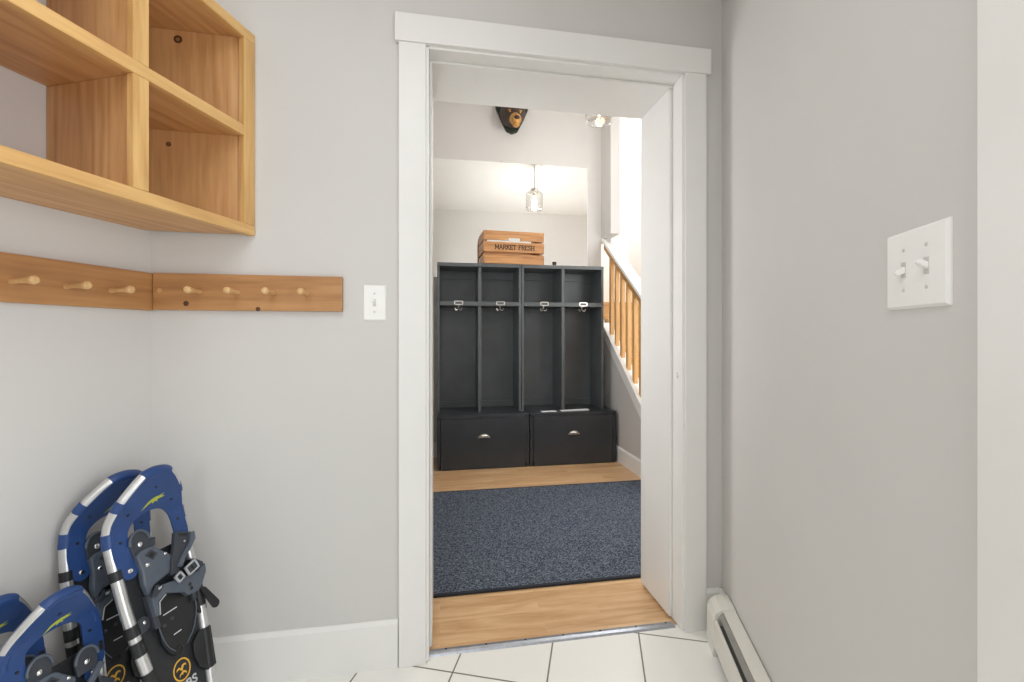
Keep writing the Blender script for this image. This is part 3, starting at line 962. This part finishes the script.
    if big:
        poly('strap', 'slatedark', [(.044, -.033), (.088, -.051), (.088, -.068), (.069, -.088), (.046, -.106), (.027, -.135), (.007, -.133), (.020, -.093), (.032, -.070)], .018, .030, .002)
        fold = poly('strap_fold', 'slate', [(.080, -.052), (.092, -.052), (.090, -.072), (.071, -.091), (.050, -.108), (.036, -.126), (.026, -.118), (.044, -.096), (.072, -.074)], .026, .036, .0015)
        poly('strap_slot', 'rubber', [(.050, -.039), (.076, -.050), (.072, -.057), (.052, -.049)], .0295, .0306, .0003, fold)
        fin(MB().lathe([(0, .0345), (.0025, .034), (.0035, .032), (.0035, .029)], 12, Matrix.Translation((.060, -.066, 0))), 'rivet', 'chrome', 35, fold)
    else:
        ear(.050, -.058 + hy, 1, .016)
        poly('strap', 'slate', [(.028, -.128), (.040, -.136), (.082, -.088), (.072, -.078)], .026, .034, .0015, None, 0, hy)

    def frame_buckle(c, w_, h_, ang, h0):
        m4 = Matrix.Translation((c[0], c[1] + hy, h0)) @ Matrix.Rotation(ang, 4, 'Z')
        e = .0046
        mb = MB()
        for x0, x1, y0, y1 in ((-w_ / 2, w_ / 2, h_ / 2 - e, h_ / 2), (-w_ / 2, w_ / 2, -h_ / 2, -h_ / 2 + e), (-w_ / 2, -w_ / 2 + e, -h_ / 2, h_ / 2), (w_ / 2 - e, w_ / 2, -h_ / 2, h_ / 2)):
            mb.box(x0, x1, y0, y1, 0, .006, .001, mtx=m4)
        o_ = fin(mb, 'buckle', 'buckle')
        fin(MB().box(-w_ / 2 + e, w_ / 2 - e, -h_ / 2 + e, h_ / 2 - e, .001, .0045, .0006, mtx=m4), 'strap_end', 'slatedark', 35, o_)
        fin(MB().box(-.0014, .0014, -h_ / 2 + e, h_ / 2 - e, .004, .0058, .0004, mtx=m4), 'prong', 'rubber', 35, o_)
    if big:
        frame_buckle((.055, -.138), .034, .027, radians(16), .038)
        frame_buckle((.020, -.145), .021, .022, radians(24), .036)
    arm_pts = [(-.048, -.152), (-.026, -.141), (.008, -.147), (.048, -.154), (.080, -.158), (.103, -.149), (.100, -.170), (.080, -.196), (.067, -.206), (.036, -.202), (.028, -.188), (-.014, -.166), (-.036, -.175), (-.040, -.206), (-.050, -.204)]
    arm = poly('harness_arm', 'slate', arm_pts, .016, .030, .002, None, 0, hy)
    for x, y in ((.0475, -.178), (.0495, -.190)):
        fin(MB().lathe([(0, .0312), (.004, .0312), (.005, .030)], 12, Matrix.Translation((x, y + hy, 0))), 'arm_hole', 'rubber', 35, arm)
    fin(MB().tube([(-.016, -.168 + hy, .030), (-.034, -.177 + hy, .030), (-.039, -.206 + hy, .029)], .0014, 8), 'arm_edge', 'buckle', 35, arm)
    rat = poly('ratchet', 'slatedark', [(-.053, -.157), (-.034, -.134), (-.018, -.146), (-.042, -.161)], .028, .036, .0015, None, 0, hy)
    poly('ratchet_tab', 'buckle', [(-.034, -.142), (-.025, -.142), (-.027, -.147), (-.034, -.148)], .036, .0375, .0004, rat, 0, hy)
    poly('side_cup', 'slatedark', [(.068, -.120), (.080, -.122), (.100, -.142), (.100, -.172), (.086, -.184), (.076, -.16)], .010, .028, .003, None, 0, hy)
    end = [(.110 + .0115 * cos(a), -.266 + .0115 * sin(a)) for a in [radians(25) - radians(190) * i / 10 for i in range(11)]]
    if big:
        poly('strap_tongue', 'rubber', [(.074, -.196), (.094, -.210)] + end, .016, .022, .0015)
    poly('pivot_plate', 'slatedark', [(-.052, -.150), (-.040, -.150), (-.036, -.235), (-.050, -.235)], .003, .020, .002)
    poly('pivot_plate', 'slatedark', [(.056, -.160), (.068, -.160), (.066, -.225), (.054, -.225)], .003, .020, .002)
    for x in (-.045, -.015, .015, .045):
        fin(MB().prism([(x - .010, .0), (x + .010, .0), (x + .002, .016), (x - .002, .016)], 0, .002, Matrix.Translation((0, -.10, -.0015)) @ Matrix.Rotation(-pi / 2, 4, 'X')), 'crampon_tooth', 'alu')
    return t


def RP(s, t, z):
    x, y = R(s, t)
    return (x, y, z)

snowshoe('larger blue-toed snowshoe at the back of the tall pair, its toe against the wall', RP(-1.288, .830, .572), radians(15), radians(9.5), roll=radians(3))
snowshoe('larger blue-toed snowshoe in full view with harness buckles and amber ring logo on black deck', RP(-1.160, .834, .579), radians(11.15), radians(18))
snowshoe('smaller blue-toed snowshoe against the wall, cut by the left edge of the view', RP(-1.270, .595, .420), radians(11.15), radians(10), .91, False)
snowshoe('smaller blue-toed snowshoe in front, overlapping the taller pair with its long silver toe bar', RP(-1.180, .652, .416), radians(11.15), radians(9), .91, False)

# ------------------------------------------------------------------ hall furniture
# rug
rg = thing('runner_rug', 'blue-grey ribbed runner rug lying on the hall wood floor', 'rug', (.69, 2.42, 0))
t = bmesh.new()
MB().box(-.79, .81, -.59, .59, .0005, .010, .002).done('pile', 'rug', rg)
mb = MB()
mb.box(-.80, .82, -.605, -.588, .0005, .011, .003); mb.box(-.80, .82, .588, .605, .0005, .011, .003)
mb.box(-.805, -.788, -.605, .605, .0005, .011, .003); mb.box(.808, .825, -.605, .605, .0005, .011, .003)
mb.done('bound_edge', 'rugedge', rg)

def bench(label, x0, x1):
    cx_ = (x0 + x1) / 2
    b = thing('storage_bench', label, 'bench', (cx_, 3.515, 0), 0, 'black storage benches in the hall')
    w = (x1 - x0) / 2
    D = Y_B - .018 - 3.515
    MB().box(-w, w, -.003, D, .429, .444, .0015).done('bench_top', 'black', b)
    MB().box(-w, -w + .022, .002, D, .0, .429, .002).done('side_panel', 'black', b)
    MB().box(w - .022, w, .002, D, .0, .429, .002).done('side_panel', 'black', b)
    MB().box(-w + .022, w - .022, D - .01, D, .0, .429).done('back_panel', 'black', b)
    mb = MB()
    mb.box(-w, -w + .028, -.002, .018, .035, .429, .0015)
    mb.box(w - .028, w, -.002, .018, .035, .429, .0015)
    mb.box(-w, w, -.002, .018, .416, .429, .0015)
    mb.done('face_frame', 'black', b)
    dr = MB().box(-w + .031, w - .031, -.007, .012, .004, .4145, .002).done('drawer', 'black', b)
    # cup pull
    mb = MB()
    prof = []
    tcup = bmesh.new()
    rows = []
    for i in range(9):
        a = pi * i / 8
        row = []
        for j in range(7):
            e = (pi / 2) * j / 6
            row.append(tcup.verts.new((-.046 * cos(a) * (1 if j < 6 else 1) * (cos(e) * .35 + .65 if True else 1) * (1 - .0), -.008 - .024 * sin(e) * sin(a) ** .6, .272 - .012 + .032 * sin(a) * cos(e * .75))))
        rows.append(row)
    for i in range(8):
        for j in range(6):
            try:
                tcup.faces.new((rows[i][j], rows[i + 1][j], rows[i + 1][j + 1], rows[i][j + 1]))
            except ValueError:
                pass
    bmesh.ops.remove_doubles(tcup, verts=tcup.verts, dist=1e-5)
    bmesh.ops.recalc_face_normals(tcup, faces=tcup.faces)
    for f in tcup.faces:
        f.smooth = True
    bmesh.ops.solidify(tcup, geom=list(tcup.faces), thickness=.002)
    mb._merge(tcup)
    mb.box(-.05, .05, -.0105, -.0075, .256, .264, .001)
    mb.done('cup_pull', 'nickel', dr, 50)
    return b
bench('low black storage bench with a plain drawer, at the left against hall side wall', -.024, .733)
bench('low black storage bench holding loose papers, its scuffed drawer beside the stairs', .741, 1.494)

def locker(label, x0, x1, labels):
    cx_ = (x0 + x1) / 2
    b = thing('cubby_locker', label, 'locker', (cx_, 3.63, .4445), 0, 'black open lockers on the benches')
    w = (x1 - x0) / 2; D = Y_B - .018 - 3.63; H = 1.701 - .4445
    MB().box(-w, -w + .02, 0, D, 0, H - .03, .0015).done('side_panel', 'blacklit', b)
    MB().box(w - .02, w, 0, D, 0, H - .03, .0015).done('side_panel', 'blacklit', b)
    MB().box(-w, w, -.004, D, H - .03, H, .002).done('top_board', 'blacklit', b)
    MB().box(-w + .02, w - .02, D - .008, D, 0, H - .03).done('back_panel', 'blacklit', b)
    MB().box(-w + .02, -.0135, .003, D - .008, .8995, .9195, .001).done('shelf', 'blacklit', b)
    MB().box(.0135, w - .02, .003, D - .008, .8995, .9195, .001).done('shelf', 'blacklit', b)
    MB().box(-w + .02, w - .02, -.002, .014, .8985, .9335, .0015).done('shelf_lip', 'blacklit', b)
    MB().box(-.013, .013, .004, D - .008, .0, .8985, .001).done('divider', 'blacklit', b)
    MB().box(-.013, .013, .004, D - .008, .934, H - .03, .001).done('divider', 'blacklit', b)
    for a, c in ((-w + .02, -.013), (.013, w - .02)):
        for z0, z1 in ((H - .10, H - .03), (.8595, .8985), (.0, .055)):
            MB().box(a, c, D - .024, D - .008, z0, z1, .001).done('back_rail', 'blacklit', b)
    for lx in labels:
        x = lx - cx_
        mb = MB()
        pts = [(x - .034, .9235), (x - .036, .9255), (x - .036, .9345), (x - .034, .9365), (x + .034, .9365), (x + .036, .9345), (x + .036, .9055), (x + .034, .9035), (x - .034, .9035), (x - .036, .9055)]
        for bx in ((x - .038, x + .038, .9305, .9385), (x - .038, x + .038, .9025, .9105), (x - .038, x - .028, .9025, .9385), (x + .028, x + .038, .9025, .9385)):
            mb.box(bx[0], bx[1], -.0055, -.002, bx[2], bx[3], .0012)
        mb.done('label_holder', 'nickel', b)
        mb = MB()
        mb.lathe([(0, 0), (.012, 0), (.012, -.004), (.005, -.008), (.005, -.014), (0, -.014)], 14, Matrix.Translation((x, .045, .8990)))
        for sx in (-1, 1):
            mb.tube([(x, .045, .8825), (x + sx * .010, .040, .8665), (x + sx * .020, .034, .8605), (x + sx * .028, .030, .8705), (x + sx * .030, .029, .8825)], [.004, .004, .0035, .0032, .0045], 8)
        mb.tube([(x, .045, .8865), (x, .030, .8725), (x, .016, .8805)], [.004, .0035, .0045], 8)
        mb.done('hook', 'nickel', b)
    return b
locker('tall black open locker with two bays and hooks, underneath the wooden crate', -.024, .686, (.153, .507))
locker('tall black open locker with two bays and hooks, right beside the stair railing', .690, 1.428, (.89, 1.24))

# crate
cr = thing('wooden_crate', 'slatted wooden crate lettered MARKET FRESH on top of the black lockers', 'crate', (.628, 3.645, 1.7015), radians(3))
w, D = .255, .28
for z0, z1, k in ((.004, .085, 0), (.104, .189, 1), (.205, .283, 2)):
    if k == 2:
        pts = [(-w, z0), (-.048, z0), (-.048, z0 + .016), (-.040, z0 + .024), (.048, z0 + .024), (.056, z0 + .016), (.056, z0), (w, z0), (w, z1), (-w, z1)]
        f = MB().prism(pts, -.0, .013, Matrix(((1, 0, 0, 0), (0, 0, 1, 0), (0, 1, 0, 0), (0, 0, 0, 1)))).done('front_slat', 'crate', cr)
        MB().box(-w, w, D - .013, D, z0 - .022, z1 - .035, .002).done('back_slat', 'crate', cr)
    else:
        f = MB().box(-w, w, 0, .013, z0, z1, .002).done('front_slat', 'crate', cr)
        MB().box(-w, w, D - .013, D, z0, z1, .002).done('back_slat', 'crate', cr)
    MB().box(-w - .012, -w, .0, D, z0, z1, .002).done('side_slat', 'cratey', cr)
    MB().box(w, w + .012, .0, D, z0, z1, .002).done('side_slat', 'cratey', cr)
    if k == 1:
        mb = MB()
        lettering(mb, 'MARKET FRESH', .036, .19, 0, .0008, .11, Matrix.Translation((0.006, 0, .128)) @ Matrix.Rotation(pi / 2, 4, 'X'))
        mb.done('lettering', 'ink', f)
for sx in (-1, 1):
    for y0 in (.014, D - .036):
        MB().box(sx * (w - .012) - .011, sx * (w - .012) + .011, y0, y0 + .022, .002, .276, .001).done('corner_post', 'cratey', cr)
for k in range(4):
    MB().box(-w, w, .02 + k * .063, .02 + k * .063 + .052, .0, .010, .001).done('base_slat', 'crate', cr)

# small black clip standing on the locker top
cl = thing('binder_clip', 'tiny black clip standing on the locker top right of crate', 'clip', (1.0, 3.71, 1.7015))
mb = MB().prism([(-.010, 0), (.010, 0), (.013, .016), (-.013, .016)], -.008, .008, Matrix(((1, 0, 0, 0), (0, 0, -1, 0), (0, 1, 0, 0), (0, 0, 0, 1))), .001)
mb.done('clip_body', 'rubber', cl)
mb = MB().box(-.017, .017, -.007, .007, .016, .044, .002)
mb.done('clip_head', 'blackdark', cl)

# papers
def sheet_paper(name, label, cx_, cy_, w_, d_, rz, n):
    t = thing(name, label, 'paper', (cx_, cy_, .4443), rz)
    for k in range(n):
        o_ = MB().box(-w_ / 2 + k * .002, w_ / 2 + k * .003, -d_ / 2, d_ / 2 - k * .001, .0004 + k * .0016, .0016 + k * .0016, .0003).done('sheet', 'paper', t)
        o_.rotation_euler = (0, 0, radians(1.2) * k)
sheet_paper('paper_sheet', 'small white paper lying alone on the right bench near its middle', .915, 3.575, .135, .062, radians(4), 1)
sheet_paper('paper_stack', 'larger spread of white papers on the right bench, under the rightmost locker bay', 1.145, 3.588, .25, .062, radians(6), 3)

# mirror
mi = thing('wall_mirror', 'frameless wall mirror hung on the hall back wall above the lockers', 'mirror', (.65, Y_B, 1.62))
MB().box(-.775, .737, -.006, 0, 0, 1.074, .001).done('glass', 'mirror', mi)
for x in (-.09, .29):
    MB().box(x - .008, x + .008, -.009, 0, 1.068, 1.084, .002).done('clip', 'chrome', mi)
MB().box(.7372, .7405, -.0062, 0, 0, 1.074, .0005).done('polished_edge', 'plate', mi)

# bear mount
be = thing('bear_head_mount', 'carved bear head on a dark shield plaque high on the hall wall', 'wall mount', (.655, Y_B, 3.20))
shield = [(0, -.245), (.05, -.225), (.075, -.18), (.11, -.11), (.15, -.02), (.165, .08), (.15, .16), (.08, .19), (0, .205), (-.08, .19), (-.15, .16), (-.165, .08), (-.15, -.02), (-.11, -.11), (-.075, -.18), (-.05, -.225)]
FX = Matrix(((1, 0, 0, 0), (0, 0, -1, 0), (0, 1, 0, 0), (0, 0, 0, 1)))   # polygon (x, z) raised towards -y
MB().prism(shield, .0, .022, FX, .005).done('plaque', 'plaque', be)
# head: one lofted body out from the plaque
mb = MB()
secs = [(-.02, .115, .14, -.06), (-.08, .115, .14, -.075), (-.13, .105, .12, -.095), (-.17, .080, .09, -.125), (-.20, .056, .064, -.165), (-.225, .044, .048, -.195)]
rows = []
for y, rx, rz_, zc in secs:
    rows.append([Vector((rx * cos(a), y, zc + rz_ * sin(a))) for a in [2 * pi * i / 24 for i in range(24)]])
tb = bmesh.new()
rv = [[tb.verts.new(p) for p in r_] for r_ in rows]
for a, c in zip(rv, rv[1:]):
    for k in range(24):
        tb.faces.new((a[k], a[(k + 1) % 24], c[(k + 1) % 24], c[k])).smooth = True
tb.faces.new(rv[0]); tb.faces.new(list(reversed(rv[-1])))
bmesh.ops.recalc_face_normals(tb, faces=tb.faces)
mb._merge(tb)
mb.done('head', 'bearfur', be, 60)
mb = MB().tube([(0, -.15, -.165), (0, -.20, -.195), (0, -.245, -.220), (0, -.275, -.232)], [.05, .052, .047, .036], 18)
mb.ball((0, -.275, -.233), (.036, .02, .036), 18)
mb.ball((0, -.25, -.272), (.03, .032, .018), 18)
mb.done('muzzle', 'bearmuzzle', be, 60)
mb = MB().ball((0, -.287, -.226), (.026, .016, .02), 16)
mb.done('nose', 'bearnose', be, 60)
for sx in (-1, 1):
    MB().ball((sx * .040, -.197, -.135), (.013, .010, .010), 14).done('eye', 'eye', be, 60)
    mb = MB().ball((sx * .095, -.06, .055), (.045, .02, .05), 16)
    mb.done('ear', 'bearfur', be, 60)
    MB().ball((sx * .043, -.185, -.115), (.022, .014, .010), 12).done('brow', 'bearmuzzle', be, 60)

# pendant
PX, PY, PZ = 1.105, 2.88, 2.583
pn = thing('pendant_light', 'ribbed clear glass pendant lamp hanging from the sloped hall ceiling', 'pendant lamp', (PX, PY, PZ))
prof = [(.060, 0), (.092, .006), (.098, .02)]
for k in range(12):
    z = .03 + k * .013
    prof += [(.0985, z), (.101, z + .0065)]
prof += [(.098, .19), (.085, .205), (.05, .212)]
MB().lathe(prof, 40).done('glass_shade', 'glass', pn, 60)
MB().lathe([(0, .262), (.012, .262), (.014, .255), (.045, .250), (.050, .235), (.050, .211), (.0, .211)], 24).done('cap', 'nickel', pn, 40)
ztop = cz(PY) - PZ
MB().tube([(0, 0, .26), (0, 0, ztop - .01)], .006, 10).done('stem', 'nickel', pn)
MB().lathe([(0, -.028), (.05, -.026), (.06, -.016), (.06, .016), (0, .016)], 24, Matrix.Translation((0, 0, ztop - .016)) @ Matrix.Rotation(math.atan(.28), 4, 'X')).done('canopy', 'nickel', pn, 40)
mb = MB().lathe([(0, .055), (.018, .06), (.030, .078), (.033, .098), (.026, .125), (.014, .148), (.013, .17), (0, .17)], 20)
mb.done('bulb', 'bulb', pn, 60)
MB().lathe([(0, .211), (.018, .211), (.018, .168), (0, .168)], 16).done('socket', 'nickel', pn)

# ------------------------------------------------------------------ stairs
RUN, RISE = .225, .18
sc = thing('staircase', 'honey wood staircase climbing behind the balusters at the right of hall', 'staircase', (2.1, 2.69, 0))
for k in range(8):
    y = k * RUN; z = RISE * (k + 1)
    MB().box(-.478, .498, y, y + .018, z - RISE + (.0 if k else 0), z - .03, .001).done('riser', 'stairwhite' if False else 'oak_x', sc)
    MB().box(-.478, .498, y - .025, (y + RUN + .017 if k < 7 else 2.95), z - .0295, z, .004).done('tread', 'oak_x', sc)

rl = thing('stair_railing', 'white-capped stair railing with square honey wood balusters beside the black locker', 'railing', (X_ST + .045, 2.6, 0))
rz_ = lambda y: 1.397 + .763 * (y - 3.107)
def slope_prism(name, y0, y1, zt, th, x0, x1, mat):
    MB().prism([(y0 - 2.6, zt(y0) - th), (y1 - 2.6, zt(y1) - th), (y1 - 2.6, zt(y1)), (y0 - 2.6, zt(y0))], x0, x1, YZX, .002).done(name, mat, rl)
ytop = 3.93
slope_prism('handrail', 2.66, ytop, lambda y: rz_(y) - .033, .075, -.028, .028, 'oak_y')
slope_prism('rail_cap', 2.64, ytop, rz_, .032, -.05, .05, 'trim')
slope_prism('stringer', yf + .01, ytop, st_z, SB, -.047, .045, 'trim')
y = 2.82
ys = []
by = 3.194
while by > 2.72: by -= .1215
while by < 3.88:
    by += .1215
    ys.append(by)
for y in ys:
    if y > 3.9: continue
    z0 = st_z(y) + .002; z1 = rz_(y) - .108
    a = .0165
    mb = MB()
    mb.prism([(y - a - 2.6, st_z(y - a) - .006), (y + a - 2.6, st_z(y + a) - .006), (y + a - 2.6, rz_(y + a) - .104), (y - a - 2.6, rz_(y - a) - .104)], -a, a, YZX)
    mb.done('baluster', 'oak_z', rl)
# newel at the foot
mb = MB().box(-.045, .045, 2.56 - 2.6, 2.65 - 2.6, 0, 1.12, .004)
mb.box(-.056, .056, 2.549 - 2.6, 2.661 - 2.6, 1.12, 1.145, .005)
mb.done('newel_post', 'trim', rl)

# ------------------------------------------------------------------ lights
def area(name, loc, target, sx, sy, power, col=(1, 1, 1), spread=180):
    l = bpy.data.lights.new(name, 'AREA')
    l.shape = 'RECTANGLE'; l.size = sx; l.size_y = sy; l.energy = power; l.color = col
    l.spread = radians(spread)
    o = bpy.data.objects.new(name, l); COL.objects.link(o)
    o.location = loc
    dv = Vector(target) - Vector(loc)
    o.rotation_euler = dv.to_track_quat('-Z', 'Y').to_euler()
    return o
COOL = (.925, .957, .985)
# daylight through the opening beside the camera
area('daylight_side_opening', RP(1.00, .05, 1.15), RP(-1.3, .10, 1.20), .8, 1.1, 17, COOL)
# fill lights added under the mudroom ceiling and behind the camera, no fixtures
area('mudroom_ceiling_fill', RP(-.30, -.1, 2.43), RP(-.30, -.1, 0), 1.0, 1.2, 12, COOL)
area('fill_behind_camera', RP(-.05, -1.86, 1.60), RP(.10, 1.5, 1.75), .9, 1.3, 10, COOL)
# hall: glazed entry at the foot of the stairs, upstairs window, pendant
area('daylight_entry', (2.15, Y_H + .04, 1.45), (2.0, 4.0, 1.45), .75, 1.2, 20, COOL)
area('daylight_upstairs', (2.1, 4.9, 4.2), (2.15, 4.4, 1.5), .9, .9, 42, COOL)
area('hall_left_fill', (X_HL + .006, 2.55, 1.40), (1.5, 2.65, 1.40), 1.0, 1.05, 18, COOL)  # added fill for the stair wall and lockers, no window in this wall
l = bpy.data.lights.new('pendant_bulb', 'POINT'); l.energy = 23; l.color = (.98, .97, .95); l.shadow_soft_size = .03
o = bpy.data.objects.new('pendant_bulb', l); COL.objects.link(o); o.location = (PX, PY, PZ + .03)

w = bpy.data.worlds.new('World'); SC.world = w
w.use_nodes = True
bg = w.node_tree.nodes['Background']
bg.inputs[0].default_value = (.95, .98, 1, 1); bg.inputs[1].default_value = 0.8

# ------------------------------------------------------------------ camera
cam = bpy.data.cameras.new('Camera')
cam.sensor_width = 36.0
cam.lens = 36.0 * 431.0 / 1024.0
cam.shift_y = -5.0 / 1024.0
cam.clip_start = 0.02
co = bpy.data.objects.new('Camera', cam); COL.objects.link(co)
co.location = (0, 0, 1.0875)
co.rotation_euler = (pi / 2, 0, -radians(9.48))
SC.camera = co

SC.view_settings.view_transform = 'Standard'
SC.view_settings.look = 'None'
SC.view_settings.exposure = -0.08
SC.view_settings.gamma = 1.0
SC.view_settings.use_curve_mapping = False
SC.cycles.use_denoising = True
SC.cycles.max_bounces = 12
SC.cycles.diffuse_bounces = 7
SC.cycles.transparent_max_bounces = 16
SC.cycles.sample_clamp_indirect = 6.0
